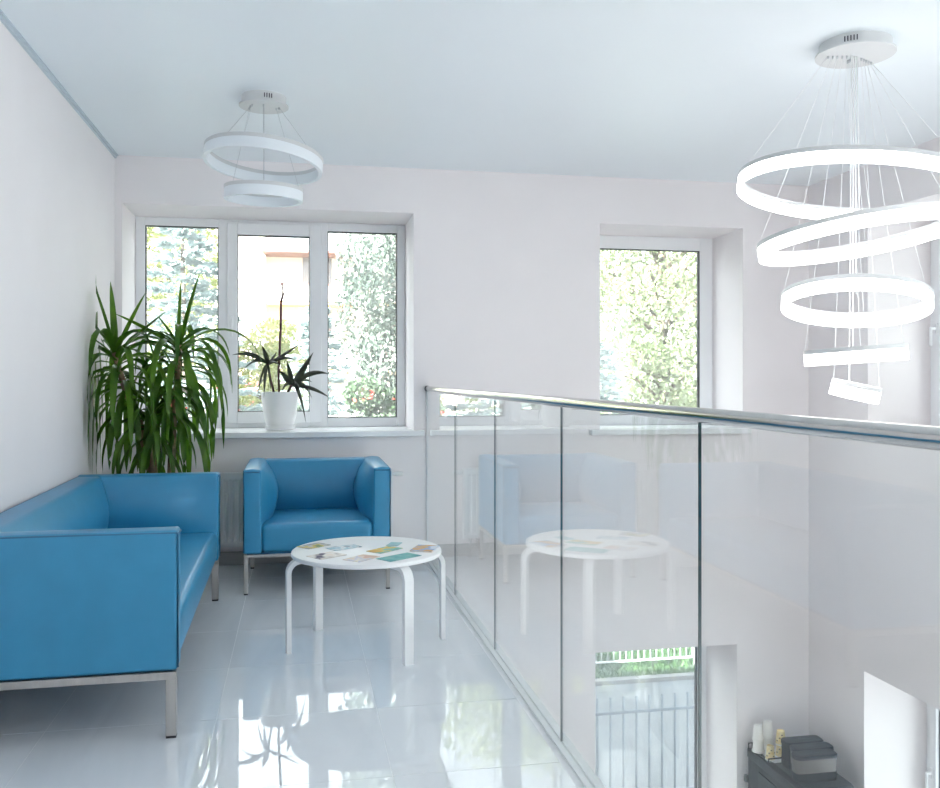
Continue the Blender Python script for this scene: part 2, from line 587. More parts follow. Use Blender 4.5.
def window(idx, label, f, op, frame_d, lights, sash=None, handle=None, sill=None, fw=0.06):
    """op: opening (a0,a1,z0,z1) with z0 the sill underside; lights: panes (a0,a1,z0,z1)"""
    a0, a1, z0, z1 = op
    root = struct(empty('window_%d' % idx), label)
    zb = z0 + 0.04 if sill else z0
    m = MB()
    # outer frame made of bars around and between the lights
    cuts = sorted(lights, key=lambda l: l[0])
    edges = [a0] + [v for l in cuts for v in (l[0], l[1])] + [a1]
    for k in range(0, len(edges), 2):
        m.rbox(edges[k], edges[k + 1], frame_d, frame_d + 0.065, zb, z1, 0.005, seg=1, f=f)
    for l in cuts:
        m.rbox(l[0], l[1], frame_d, frame_d + 0.065, zb, l[2], 0.005, seg=1, f=f)
        m.rbox(l[0], l[1], frame_d, frame_d + 0.065, l[3], z1, 0.005, seg=1, f=f)
    fr = m.build('window_frame', 'pvc', root)
    for i, l in enumerate(cuts):
        la, lb, lz0, lz1 = l
        tgt = root
        if sash is not None and i == sash[0]:
            s = MB()
            sa, sb, sz0, sz1 = sash[1]
            bar_frame(s, sa, sb, sz0, sz1, (la - sa, sb - lb, lz0 - sz0, sz1 - lz1), frame_d - 0.022, frame_d, f)
            so = s.build('window_sash', 'pvc', root)
            tgt = so
            if handle:
                ha, hz, sgn = handle
                h = MB()
                h.rbox(ha - 0.014, ha + 0.014, frame_d - 0.032, frame_d - 0.021, hz - 0.035, hz + 0.035, 0.004, seg=1, f=f)
                h.rbox(ha - 0.009, ha + 0.009, frame_d - 0.062, frame_d - 0.030, hz - 0.009, hz + 0.009, 0.004, seg=1, f=f)
                h.rbox(ha - 0.010, ha + 0.010, frame_d - 0.070, frame_d - 0.056, hz - 0.12, hz + 0.010, 0.005, seg=1, f=f)
                h.build('window_handle', 'pvc', so)
        g = MB()
        bar_frame(g, la, lb, lz0, lz1, (0.006,) * 4, frame_d + 0.006, frame_d + 0.05, f, 0.001)
        g.build('gasket', 'gasket', tgt)
        for dd in (0.018, 0.042):
            MB().rbox(la + 0.006, lb - 0.006, frame_d + dd, frame_d + dd + 0.004, lz0 + 0.006, lz1 - 0.006, 0.0005, seg=1, f=f).build('pane', 'window_glass', tgt)
    if sill:
        s0, s1, proud = sill
        s = MB()
        s.rbox(a0, a1, YB - 0.01 if f is FB else XR - 0.01, frame_d + 0.03, z0, zb, 0.004, seg=1, f=f)
        base = YB if f is FB else XR
        s.rbox(s0, s1, base - proud, base + 0.02, z0, zb, 0.006, seg=2, f=f)
        s.build('window_sill', 'sill', root)
    return root


def FB(a, d, z):
    return (a, d, z)


def FR(a, d, z):
    return (d, a, z)


FY, FX = YB + 0.50, XR + 0.485
window(1, 'wide three light white window above the blue armchair', FB, W1, FY,
       [(-1.075, -0.568, 0.972, 2.356), (-0.433, 0.085, 1.011, 2.307), (0.217, 0.734, 0.963, 2.352)],
       sash=(1, (-0.507, 0.172, 0.926, 2.393)), handle=(-0.472, 1.68, 1), sill=(XL, 0.864, 0.06))
window(2, 'white window over the void beyond the glass balustrade', FB, W2, FY,
       [(2.285, 3.185, 0.965, 2.285)], sill=(2.083, 3.335, 0.06))
window(3, 'lower hall window looking out on the road', FB, W3, FY, [(2.20, 3.165, -2.45, -0.83)])
window(4, 'window of the lower hall under the gallery', FB, BACK[3], FY, [(-0.82, 0.82, -2.12, -0.83)])
for k, op in enumerate(RIGHT):
    y0, y1, z0, z1 = op
    hz = 1.60 if z0 > 0 else -1.47
    window(5 + k, 'white window in the side wall above the void' if z0 > 0 else 'white window in the side wall of the lower hall',
           FR, op, FX, [(y0 + 0.12, y1 - 0.12, z0 + 0.13, z1 - 0.12)],
           sash=(0, (y0 + 0.05, y1 - 0.05, z0 + 0.07, z1 - 0.05)), handle=(y1 - 0.085, hz, 1))
for k, op in enumerate(REAR):
    x0, x1, z0, z1 = op
    window(11 + k, 'unseen window added in the rear wall to let in daylight', lambda a, d, z: (a, 2 * YR - d, z), op, YR + 0.40,
           [(x0 + 0.08, (x0 + x1) / 2 - 0.04, z0 + 0.08, z1 - 0.08), ((x0 + x1) / 2 + 0.04, x1 - 0.08, z0 + 0.08, z1 - 0.08)])


# ------------------------------------------------------------------ glass balustrade
GX = 0.892
bal = tag(empty('glass_balustrade', (GX, YB, 0)), 'frameless glass balustrade with round steel handrail along the gallery edge', 'balustrade')


def bal_part(mb, name, mats, **k):
    o = mb.build(name, mats, bal, **k)
    o.matrix_parent_inverse = Matrix.Translation((-GX, -YB, 0))
    return o


joints = [YB - 0.011, 5.07, 4.01, 2.952, 1.877, 0.81, -0.26, -1.33, -2.40, YR + 0.05]
for a, b in zip(joints[:-1], joints[1:]):
    m = MB()
    x0, x1, y0, y1, z0, z1 = GX - 0.0035, GX + 0.0035, b + 0.0012, a - 0.0012, 0.008, 1.160
    m.box(x0, x1, y0, y1, z0, z1)
    # side faces x0 and x1 are glass, the cut edges are dark
    m.m = [0, 0, 1, 0 if a > 6 else 1, 0, 1]
    bal_part(m, 'glass_panel', ['balustrade_glass', 'glass_edge'])
bal_part(MB().tube([(GX, YB - 0.012, 1.186), (GX, YR + 0.02, 1.164)], 0.0172, 24), 'handrail', 'steel', auto=50)
bal_part(MB().tube([(GX, YB, 1.186), (GX, YB - 0.012, 1.186)], 0.020, 20), 'rail_end_flange', 'dark_end', auto=50)
m = MB().box(GX - 0.024, GX - 0.0040, YR + 0.02, YB, -0.02, 0.006)
m.box(GX + 0.0040, GX + 0.008, YR + 0.02, YB, -0.02, 0.006)
bal_part(m, 'base_channel', 'channel')
m = MB().box(GX - 0.006, GX + 0.006, YB - 0.010, YB, 0.012, 1.165)
bal_part(m, 'wall_channel', 'channel')


# ------------------------------------------------------------------ sofa and armchair
def seat_unit(name, label, cat, W, D, loc, rz, nx, inset=0.004, lw=0.036):
    root = tag(empty(name, loc, rz), label, cat)
    a, H, zb = 0.105, 0.725, 0.238

    def sm(t):
        t = min(max(t, 0), 1)
        return t * t * (3 - 2 * t)

    def arm_f(side):
        def f(x, y, z):
            s = x if side == 0 else W - x
            k = min(max(s / a, 0), 1)
            zz = min(max((z - 0.33) / (H - 0.33), 0), 1)
            b = 0.085 * math.sin(math.pi * zz) ** 0.8 * sm((y - 0.02) / 0.30)
            s += k * b - 0.004 * sm(zz) * (1 if k > 0.5 else 0)
            z += 0.006 * math.sin(math.pi * min(max(k, 0), 1)) * (1 if z > H - 0.03 else 0)
            return (s if side == 0 else W - s, y, z)
        return f
    arms = []
    for side in (0, 1):
        m = MB()
        x0, x1 = (0, a) if side == 0 else (W - a, W)
        m.rbox(x0, x1, 0, D, zb, H, 0.012, n=(2, 10, 10), seg=3, f=arm_f(side))
        o = m.build('armrest', 'leather', root, auto=60)
        arms.append(o)
        xo = 0.004 if side == 0 else W - 0.004
        xi = a - 0.010 if side == 0 else W - a + 0.010
        p = MB().tube([(xi, 0.0, H - 0.013), (xo, 0.0, H - 0.013), (xo, -0.001, H - 0.02), (xo, -0.001, zb + 0.01)], 0.0040, 6)
        p.tube([(xo, 0.0, H - 0.008), (xo, D * 0.5, H - 0.006), (xo, D - 0.01, H - 0.006)], 0.0042, 6)
        p.build('piping', 'leather_seam', o, smooth=True)

    def back_f(x, y, z):
        k = min(max((D - y) / 0.12, 0), 1)
        zz = min(max((z - 0.33) / (H - 0.33), 0), 1)
        xx = min(max((x - a) / 0.22, 0), 1) * min(max((W - a - x) / 0.22, 0), 1)
        b = 0.075 * math.sin(math.pi * zz) ** 0.8 * (0.75 + 0.25 * sm(xx))
        return (x, y - k * b, z)
    m = MB().rbox(a - 0.004, W - a + 0.004, D - 0.12, D, zb, H + 0.001, 0.014, n=(nx, 2, 10), seg=3, f=back_f)
    bo = m.build('backrest', 'leather', root, auto=60)
    MB().tube([(a - 0.1, D - 0.004, H - 0.005), (W - a + 0.1, D - 0.004, H - 0.005)], 0.0042, 6).build('piping', 'leather_seam', bo, smooth=True)

    def seat_f(x, y, z):
        if z > 0.35:
            kx = math.sin(math.pi * min(max((x - a) / (W - 2 * a), 0), 1)) ** 0.5
            z += 0.012 * kx * math.sin(math.pi * min(max(y / (D - 0.1) + 0.05, 0), 1)) ** 0.6
        if y < 0.05:
            y -= 0.008 * math.sin(math.pi * min(max((z - zb) / 0.17, 0), 1))
        return (x, y, z)
    m = MB().rbox(a - 0.001, W - a + 0.001, 0.010, D - 0.10, zb, 0.402, 0.030, n=(nx, 8, 2), seg=4, f=seat_f)
    m.build('seat', 'leather', root, auto=70)
    # underside board
    MB().box(0.02, W - 0.02, 0.02, D - 0.02, zb - 0.006, zb + 0.004).build('base_board', 'leather_seam', root)
    m = MB()
    b = 0.030
    z0, z1 = (0.205, 0.232) if lw > 0.03 else (0.214, 0.232)
    m.rbox(0.004 + b, W - 0.004 - b, inset, inset + b, z0, z1, 0.002, seg=1)
    m.rbox(0.004 + b, W - 0.004 - b, D - 0.004 - b, D - 0.004, z0, z1, 0.002, seg=1)
    m.rbox(0.004, 0.004 + b, 0.004, D - 0.004, z0, z1, 0.002, seg=1)
    m.rbox(W - 0.004 - b, W - 0.004, 0.004, D - 0.004, z0, z1, 0.002, seg=1)
    m.build('steel_frame', 'brushed', root)
    for lx in (0.004, W - 0.004 - lw):
        for ly in (0.004, D - 0.004 - lw):
            lo = MB().rbox(lx, lx + lw, ly, ly + lw, 0.008, z0, 0.002, seg=1).build('leg', 'brushed', root)
            MB().box(lx + 0.001, lx + lw - 0.001, ly + 0.001, ly + lw - 0.001, 0.0, 0.008).build('foot_pad', 'gasket', lo)
    return root


seat_unit('sofa', 'long light blue leather sofa on square steel legs along the white wall', 'sofa', 2.0, 0.742, (-0.414, 3.25, 0), math.pi / 2 + math.radians(0.7), 14, 0.05)
seat_unit('armchair', 'light blue leather armchair on thin steel legs under the wide window', 'armchair', 0.858, 0.765, (-0.313, 5.31, 0), 0, 8, 0.004, 0.025)

# ------------------------------------------------------------------ coffee table
TX, TY, TZ, TR = 0.320, 4.225, 0.450, 0.352
tab = tag(empty('coffee_table', (TX, TY, 0)), 'round white coffee table with four bent plywood legs', 'table')
prof = [(0, TZ), (TR - 0.004, TZ), (TR - 0.001, TZ - 0.002), (TR, TZ - 0.006), (TR, TZ - 0.016), (TR - 0.003, TZ - 0.021), (TR - 0.008, TZ - 0.022), (0, TZ - 0.022)]
MB().lathe(prof, seg=72).build('table_top', 'table_white', tab, auto=40)


def bent_leg():
    """leg in local x (outwards) z plane, width along y"""
    m = MB()
    w, t = 0.046, 0.021
    ro = 0.378
    path = [(0.16, TZ - 0.0325), (0.30, TZ - 0.0325)]
    R = 0.055
    cx, cz = ro - t / 2 - R, TZ - 0.0325 - R
    for k in range(0, 9):
        th = math.pi / 2 * (1 - k / 8)
        path.append((cx + R * math.cos(th), cz + R * math.sin(th)))
    path.append((ro - t / 2, 0.0))
    vs, fs = [], []
    n = len(path)
    for i, (px, pz) in enumerate(path):
        a = Vector(path[max(i - 1, 0)])
        b = Vector(path[min(i + 1, n - 1)])
        d = (b - a).normalized()
        nn = Vector((-d.y, d.x))
        for (o, yy) in ((t / 2, -w / 2), (t / 2, w / 2), (-t / 2, w / 2), (-t / 2, -w / 2)):
            vs.append((px + nn.x * o, yy, max(pz + nn.y * o, 0.0)))
    for i in range(n - 1):
        for k in range(4):
            k2 = (k + 1) % 4
            fs.append((4 * i + k, 4 * i + k2, 4 * i + 4 + k2, 4 * i + 4 + k))
    fs += [(3, 2, 1, 0), tuple(4 * (n - 1) + k for k in range(4))]
    m.add(vs, fs)
    return m


for ang in (-65, 5, 127, 189):
    o = bent_leg().build('leg', 'table_white', tab, auto=35)
    o.rotation_euler = (0, 0, math.radians(ang))

# leaflets lying on the table: (label, x, y, w, h, rot, colours)
leafs = [
    ('grey leaflet with yellow green picture on the white table near the sofa', 0.075, 4.355, 0.090, 0.135, 38, [(0.30, 0.32, 0.36), (0.55, 0.55, 0.52), (0.62, 0.50, 0.12), (0.18, 0.26, 0.12)], 3.1),
    ('white and pale blue leaflet lying between grey and green leaflets', 0.215, 4.285, 0.085, 0.150, 30, [(0.75, 0.78, 0.80), (0.35, 0.55, 0.65), (0.80, 0.82, 0.84), (0.12, 0.20, 0.28)], 1.4),
    ('small plain teal card beside green leaflet on the table', 0.460, 4.323, 0.055, 0.088, 68, [(0.30, 0.52, 0.56), (0.36, 0.58, 0.62)], 0.0),
    ('green leaflet with golden yellow picture in the middle of the table', 0.401, 4.190, 0.090, 0.154, 43, [(0.14, 0.40, 0.36), (0.25, 0.52, 0.45), (0.75, 0.55, 0.16), (0.70, 0.45, 0.12)], 5.2),
    ('tan brown booklet with blue picture near the glass balustrade', 0.590, 4.175, 0.106, 0.145, 66, [(0.62, 0.36, 0.16), (0.66, 0.42, 0.22), (0.30, 0.42, 0.66), (0.72, 0.76, 0.82)], 7.7),
    ('cream leaflet with dark edge at the rim of the table', 0.128, 4.105, 0.110, 0.145, 36, [(0.10, 0.08, 0.14), (0.72, 0.66, 0.62), (0.82, 0.78, 0.74), (0.80, 0.70, 0.62)], 9.0),
    ('pale pink and beige leaflet beside the teal brochure', 0.280, 4.015, 0.096, 0.142, 46, [(0.70, 0.48, 0.40), (0.80, 0.68, 0.58), (0.62, 0.62, 0.72), (0.82, 0.76, 0.66)], 2.3),
    ('long plain teal brochure at the table rim', 0.448, 4.005, 0.094, 0.188, 36, [(0.10, 0.36, 0.38), (0.16, 0.44, 0.44), (0.22, 0.50, 0.48)], 4.5),
]
for i, (lab, x, y, w, h, rot, cols3, sd) in enumerate(leafs):
    cn = 'cover_%d' % i
    cover_mat(cn, cols3, 16.0, sd)
    thick = 0.0025 if i != 4 else 0.006
    bk = MB().box(-h / 2, h / 2, -w / 2, w / 2, 0.0008, thick - 0.0008).build('leaflet', 'paper_edge')
    bk.location = (x, y, TZ + 0.0002)
    bk.rotation_euler = (0, 0, math.radians(rot))
    tag(bk, lab, 'leaflet', 'leaflets on the coffee table')
    cvr = MB().rbox(-h / 2 - 0.001, h / 2 + 0.001, -w / 2 - 0.001, w / 2 + 0.001, thick - 0.0009, thick, 0.0004, seg=1)
    cvr.rbox(-h / 2 - 0.001, h / 2 + 0.001, -w / 2 - 0.001, w / 2 + 0.001, 0, 0.0009, 0.0004, seg=1)
    cvr.build('cover', cn, bk)

# ------------------------------------------------------------------ radiator under the window
RX0, RX1, RZ0, RZ1 = -0.76, 0.640, 0.130, 0.628
rad = tag(empty('radiator', ((RX0 + RX1) / 2, YB - 0.055, RZ0)), 'white ribbed panel radiator on the wall behind the armchair', 'radiator')


def rad_part(mb, name, mt, **k):
    o = mb.build(name, mt, rad, **k)
    o.matrix_parent_inverse = Matrix.Translation((-(RX0 + RX1) / 2, -(YB - 0.055), -RZ0))
    return o


m = MB()
nf = int((RX1 - RX0 - 0.05) / 0.0385)
px0 = RX0 + 0.025
fw_ = (RX1 - RX0 - 0.05) / nf
zs = [(RZ0 + 0.006, 0), (RZ0 + 0.030, 0), (RZ0 + 0.045, 1), (RZ1 - 0.055, 1), (RZ1 - 0.040, 0), (RZ1 - 0.012, 0)]
for yf, sg in ((YB - 0.085, -1), (YB - 0.035, 1)):
    xs = [RX0 + 0.012]
    dep = [0]
    for k in range(nf):
        b0 = px0 + k * fw_
        xs += [b0 + fw_ * 0.12, b0 + fw_ * 0.28, b0 + fw_ * 0.72, b0 + fw_ * 0.88]
        dep += [0, 1, 1, 0]
    xs.append(RX1 - 0.012)
    dep.append(0)
    vs = [(x, yf + sg * 0.011 * d * g * -1 * (1 if sg < 0 else 1), z) for (z, g) in zs for x, d in zip(xs, dep)]
    nx_ = len(xs)
    fs = [(r * nx_ + i, r * nx_ + i + 1, (r + 1) * nx_ + i + 1, (r + 1) * nx_ + i) for r in range(len(zs) - 1) for i in range(nx_ - 1)]
    m.add(vs, fs)
rad_part(m, 'ribbed_panel', 'radiator')
m = MB()
for x in (RX0, RX1 - 0.012):
    rad_part(MB().rbox(x, x + 0.012, YB - 0.090, YB - 0.030, RZ0, RZ1, 0.003, seg=1), 'side_cover', 'radiator')
m = MB()
m.box(RX0 + 0.012, RX1 - 0.012, YB - 0.086, YB - 0.078, RZ1 - 0.016, RZ1 - 0.002)
m.box(RX0 + 0.012, RX1 - 0.012, YB - 0.044, YB - 0.034, RZ1 - 0.016, RZ1 - 0.002)
x = RX0 + 0.02
while x < RX1 - 0.02:
    m.box(x, x + 0.006, YB - 0.086, YB - 0.034, RZ1 - 0.012, RZ1)
    x += 0.018
rad_part(m, 'top_grille', 'radiator')
m = MB().box(RX0 + 0.01, RX1 - 0.01, YB - 0.034, YB - 0.003, RZ0 + 0.36, RZ0 + 0.40)
m.box(RX0 + 0.10, RX0 + 0.13, YB - 0.034, YB - 0.003, RZ0 + 0.05, RZ1 - 0.05)
m.box(RX1 - 0.13, RX1 - 0.10, YB - 0.034, YB - 0.003, RZ0 + 0.05, RZ1 - 0.05)
rad_part(m, 'wall_bracket', 'radiator')
zv = RZ1 - 0.030
m = MB().tube([(RX1, YB - 0.06, zv), (RX1 + 0.018, YB - 0.06, zv)], 0.010, 12)
m.tube([(RX1 + 0.018, YB - 0.06, zv), (RX1 + 0.022, YB - 0.06, zv), (RX1 + 0.070, YB - 0.06, zv), (RX1 + 0.074, YB - 0.06, zv)], [0.014, 0.017, 0.015, 0.010], 14)
v = rad_part(m, 'valve_head', 'radiator', auto=50)
m = MB().tube([(RX1 - 0.05, YB - 0.06, RZ0 + 0.01), (RX1 - 0.05, YB - 0.06, 0.0)], 0.009, 10)
m.tube([(RX1 - 0.10, YB - 0.06, RZ0 + 0.01), (RX1 - 0.10, YB - 0.06, 0.0)], 0.009, 10)
rad_part(m, 'supply_pipe', 'steel', smooth=True)


# ------------------------------------------------------------------ plants
def blade(base, d0, length, wid, droop, twist=0.0, n=9, fold=0.25, stiff=0.0):
    """leaf blade as a tapered, folded, gravity-bent strip; returns MB in world space"""
    p = Vector(base)
    d = Vector(d0).normalized()
    pts, sides, ws = [], [], []
    step = length / n
    for i in range(n + 1):
        t = i / n
        s = d.cross(Vector((0, 0, 1)))
        if s.length < 0.05:
            s = Vector((math.cos(twist), math.sin(twist), 0))
        s.normalize()
        if twist:
            s = Matrix.Rotation(twist, 3, d) @ s
        pts.append(p.copy())
        sides.append(s)
        ws.append(wid * (0.45 + 0.55 * min(1, t * 3.2)) * max(0.02, (1 - t ** 3.0)) ** 0.8)
        p = p + d * step
        k = droop * (0.25 + 1.5 * t) * (1 - stiff)
        d = (d + Vector((0, 0, -1)) * k * step * 6).normalized()
        if d.z < -0.985:
            d = Vector((d.x, d.y, -0.985)).normalized()
    m = MB()
    vs, fs = [], []
    for q, s, w, i in zip(pts, sides, ws, range(n + 1)):
        dd = (pts[min(i + 1, n)] - pts[max(i - 1, 0)]).normalized()
        up = s.cross(dd).normalized()
        vs += [q - s * w / 2 + up * w * fold, q, q + s * w / 2 + up * w * fold]
    for i in range(n):
        a, b = 3 * i, 3 * i + 3
        fs += [(a, a + 1, b + 1, b), (a + 1, a + 2, b + 2, b + 1)]
    m.add(vs, fs)
    return m


def clampwall(mb, xmin, zmin=None, ymax=None):
    def fix(v):
        x, y, z = v
        if x < xmin:
            x = xmin + 0.004 + 0.02 * (1 - math.exp((x - xmin) * 8)) * 0.3
        if ymax is not None and y > ymax:
            y = ymax
        return (x, y, z)
    mb.v = [fix(v) for v in mb.v]
    return mb


PX, PY = -0.80, 5.66
yuc = tag(empty('yucca_plant', (PX, PY, 0)), 'tall potted yucca with long drooping green leaves in the corner behind the sofa', 'plant')


def yuc_part(mb, name, mt, **k):
    o = mb.build(name, mt, yuc, **k)
    o.matrix_parent_inverse = Matrix.Translation((-PX, -PY, 0))
    return o


yuc_part(MB().lathe([(0.0, 0.0), (0.125, 0.0), (0.13, 0.01), (0.165, 0.31), (0.172, 0.315), (0.172, 0.34), (0.158, 0.34), (0.155, 0.30), (0.0, 0.30)], (PX, PY, 0), 36), 'pot', 'pot_white', auto=40)
yuc_part(MB().lathe([(0.0, 0.296), (0.156, 0.296), (0.156, 0.306), (0.10, 0.312), (0.0, 0.314)], (PX, PY, 0), 24), 'soil', 'soil', smooth=True)
stemA = [(-0.84, 5.68, 0.30), (-0.86, 5.66, 0.62), (-0.92, 5.62, 0.95), (-1.005, 5.56, 1.20), (-1.06, 5.52, 1.41)]
stemB = [(-0.78, 5.67, 0.30), (-0.76, 5.67, 0.62), (-0.745, 5.64, 0.95), (-0.715, 5.60, 1.25), (-0.695, 5.58, 1.46)]
stemC = [(-0.81, 5.62, 0.30), (-0.835, 5.60, 0.60), (-0.86, 5.56, 0.86), (-0.85, 5.53, 1.08)]
for st, r0 in ((stemA, 0.028), (stemB, 0.026), (stemC, 0.022)):
    yuc_part(MB().tube(st, [r0, r0 * 0.95, r0 * 0.85, r0 * 0.7, r0 * 0.5][:len(st)], 10), 'stem', 'bark_cane', smooth=True)


def along(st, t):
    n = len(st) - 1
    i = min(int(t * n), n - 1)
    return Vector(st[i]).lerp(Vector(st[i + 1]), t * n - i)


rng = random.Random(21)
GA = math.radians(137.5)
for (st, cnt, t0, lmin, lmax) in ((stemA, 50, 0.62, 0.46, 0.66), (stemB, 54, 0.58, 0.46, 0.68), (stemC, 22, 0.60, 0.36, 0.50)):
    ph = rng.random() * 6
    for k in range(cnt):
        t = k / (cnt - 1)
        base = along(st, t0 + (1 - t0) * t ** 0.8)
        az = ph + k * GA
        # low leaves hang straight down, younger ones arch over first
        el = -0.55 + 1.35 * t ** 1.2 + rng.uniform(-0.2, 0.25)
        ln = rng.uniform(lmin, lmax)
        dr = rng.uniform(1.6, 3.0) if t < 0.85 else rng.uniform(0.9, 1.8)
        d = Vector((math.cos(az) * math.cos(el), math.sin(az) * math.cos(el) * 0.9, math.sin(el)))
        b = blade(base, d, ln, rng.uniform(0.036, 0.052), dr, twist=rng.uniform(-0.5, 0.5), n=11)
        yuc_part(clampwall(b, XL + 0.02, ymax=YB - 0.10), 'leaf', 'yucca_leaf', smooth=True)
# the few stiff upright leaves of the two crowns
for (st, dirs) in ((stemA, [(-0.28, 0.0, 1, 0.50), (-0.05, -0.05, 1, 0.44), (0.42, 0.1, 1, 0.42), (0.75, -0.1, 0.7, 0.42), (0.10, -0.25, 1, 0.20)]),
                   (stemB, [(0.03, -0.05, 1, 0.42), (0.24, 0.05, 1, 0.48), (-0.85, -0.1, 0.50, 0.42), (-0.40, 0.1, 0.6, 0.26)])):
    for (dx, dy, dz, ln) in dirs:
        b = blade(along(st, 0.97), (dx, dy, dz), ln, 0.044, 0.12, twist=0.6, stiff=0.75)
        yuc_part(clampwall(b, XL + 0.02), 'leaf', 'yucca_leaf', smooth=True)

# small plant on the sill
SX, SY, SZ = -0.125, 6.44, 0.896
spl = tag(empty('potted_plant', (SX, SY, SZ)), 'small dark purple leafed plant in a white pot on the window sill', 'plant')


def spl_part(mb, name, mt, **k):
    o = mb.build(name, mt, spl, **k)
    o.matrix_parent_inverse = Matrix.Translation((-SX, -SY, -SZ))
    return o


spl_part(MB().lathe([(0, 0.012), (0.088, 0.012), (0.092, 0.018), (0.108, 0.08), (0.122, 0.16), (0.130, 0.250), (0.134, 0.258), (0.134, 0.266), (0.124, 0.266), (0.121, 0.235), (0.0, 0.235)], (SX, SY, SZ), 40), 'pot', 'pot_white', auto=40)
spl_part(MB().lathe([(0, 0.0), (0.094, 0.0), (0.104, 0.012), (0.108, 0.030), (0.103, 0.030), (0.098, 0.012), (0.0, 0.010)], (SX, SY, SZ), 40), 'saucer', 'pot_white', auto=40)
spl_part(MB().lathe([(0, 0.242), (0.12, 0.240), (0.12, 0.232), (0.0, 0.232)], (SX, SY, SZ), 24), 'soil', 'soil')
C1, C2 = Vector((-0.209, 6.42, 1.357)), Vector((-0.044, 6.41, 1.21))
m = MB()
m.tube([(-0.16, SY, 1.13), (-0.19, 6.43, 1.25), C1], [0.009, 0.008, 0.009], 8)
spl_part(m, 'stem', 'purple_stem', smooth=True)
spl_part(MB().tube([(-0.09, SY, 1.13), (-0.065, 6.42, 1.17), C2], [0.010, 0.009, 0.010], 8), 'stem', 'purple_stem', smooth=True)
spl_part(MB().tube([(-0.13, SY, 1.13), (-0.135, SY, 1.30), (-0.128, SY + 0.01, 1.45), (-0.12, SY + 0.01, 1.62), (-0.118, SY + 0.012, 1.80), (-0.103, SY + 0.01, 1.86), (-0.111, SY + 0.01, 1.905), (-0.111, SY + 0.01, 1.934)], [0.009, 0.009, 0.009, 0.009, 0.009, 0.010, 0.009, 0.008], 7), 'flower_stalk', 'purple_stem', smooth=True)


def leaf_to(c, tip, bow, wid, yoff):
    """leaf from c to tip (x, z) bowed upwards"""
    a = Vector(c)
    e = Vector((tip[0], c[1] + yoff, tip[1]))
    n = 9
    pts = []
    for i in range(n + 1):
        t = i / n
        p = a.lerp(e, t)
        p.z += bow * 4 * t * (1 - t)
        pts.append(p)
    vs, fs = [], []
    for i, p in enumerate(pts):
        t = i / n
        d = (pts[min(i + 1, n)] - pts[max(i - 1, 0)]).normalized()
        s = d.cross(Vector((0, 1, 0)))
        s = (s * 0.75 + Vector((0, 1, 0)) * 0.6).normalized()
        w = wid * (0.35 + 0.65 * math.sin(math.pi * min(1, 0.12 + t * 0.9)) ** 0.7) * (1 - t ** 4) + 0.001
        up = s.cross(d)
        vs += [p - s * w / 2 + up * w * 0.2, p, p + s * w / 2 + up * w * 0.2]
    for i in range(n):
        q = 3 * i
        fs += [(q, q + 1, q + 4, q + 3), (q + 1, q + 2, q + 5, q + 4)]
    return MB().add(vs, fs)


for (c, tip, bow, wd, yo) in [
    (C1, (-0.450, 1.420), 0.030, 0.034, -0.03), (C1, (-0.407, 1.450), 0.02, 0.026, 0.06), (C1, (-0.380, 1.304), 0.045, 0.020, -0.08),
    (C1, (-0.251, 1.492), 0.0, 0.042, 0.02), (C1, (0.018, 1.505), 0.0, 0.030, 0.05), (C1, (-0.021, 1.388), 0.030, 0.032, -0.04),
    (C1, (-0.232, 1.120), 0.05, 0.030, -0.10), (C1, (-0.146, 1.451), 0.0, 0.030, 0.08), (C1, (-0.277, 1.126), 0.05, 0.018, -0.05),
    (C1, (-0.110, 1.330), 0.03, 0.024, -0.09), (C1, (-0.185, 1.145), 0.05, 0.018, -0.06), (C1, (-0.330, 1.375), 0.02, 0.022, -0.06),
    (C2, (0.107, 1.443), 0.0, 0.055, -0.02), (C2, (-0.079, 1.386), 0.0, 0.044, 0.0), (C2, (0.225, 1.284), 0.050, 0.048, -0.03),
    (C2, (0.231, 1.112), 0.03, 0.036, -0.08), (C2, (0.056, 0.943), 0.09, 0.034, -0.12), (C2, (-0.127, 1.317), -0.02, 0.030, 0.02),
    (C2, (0.098, 1.117), 0.06, 0.030, -0.05), (C2, (-0.116, 1.154), 0.03, 0.024, -0.06), (C2, (0.10, 1.23), 0.03, 0.036, 0.08),
    (C2, (-0.15, 1.30), 0.03, 0.024, -0.04), (C2, (0.02, 1.14), 0.05, 0.030, -0.10)]:
    spl_part(leaf_to(c, tip, bow, wd, yo), 'leaf', 'purple_leaf', smooth=True)

# ------------------------------------------------------------------ ring lamps


def tilt_matrix(pitch, roll, ahead):
    side = Vector((ahead.y, -ahead.x, 0))
    n = (Vector((0, 0, 1)) + ahead * math.tan(math.radians(pitch)) - side * math.tan(math.radians(roll))).normalized()
    x = (side - n * side.dot(n)).normalized()
    y = n.cross(x)
    return Matrix((x, y, n)).transposed()


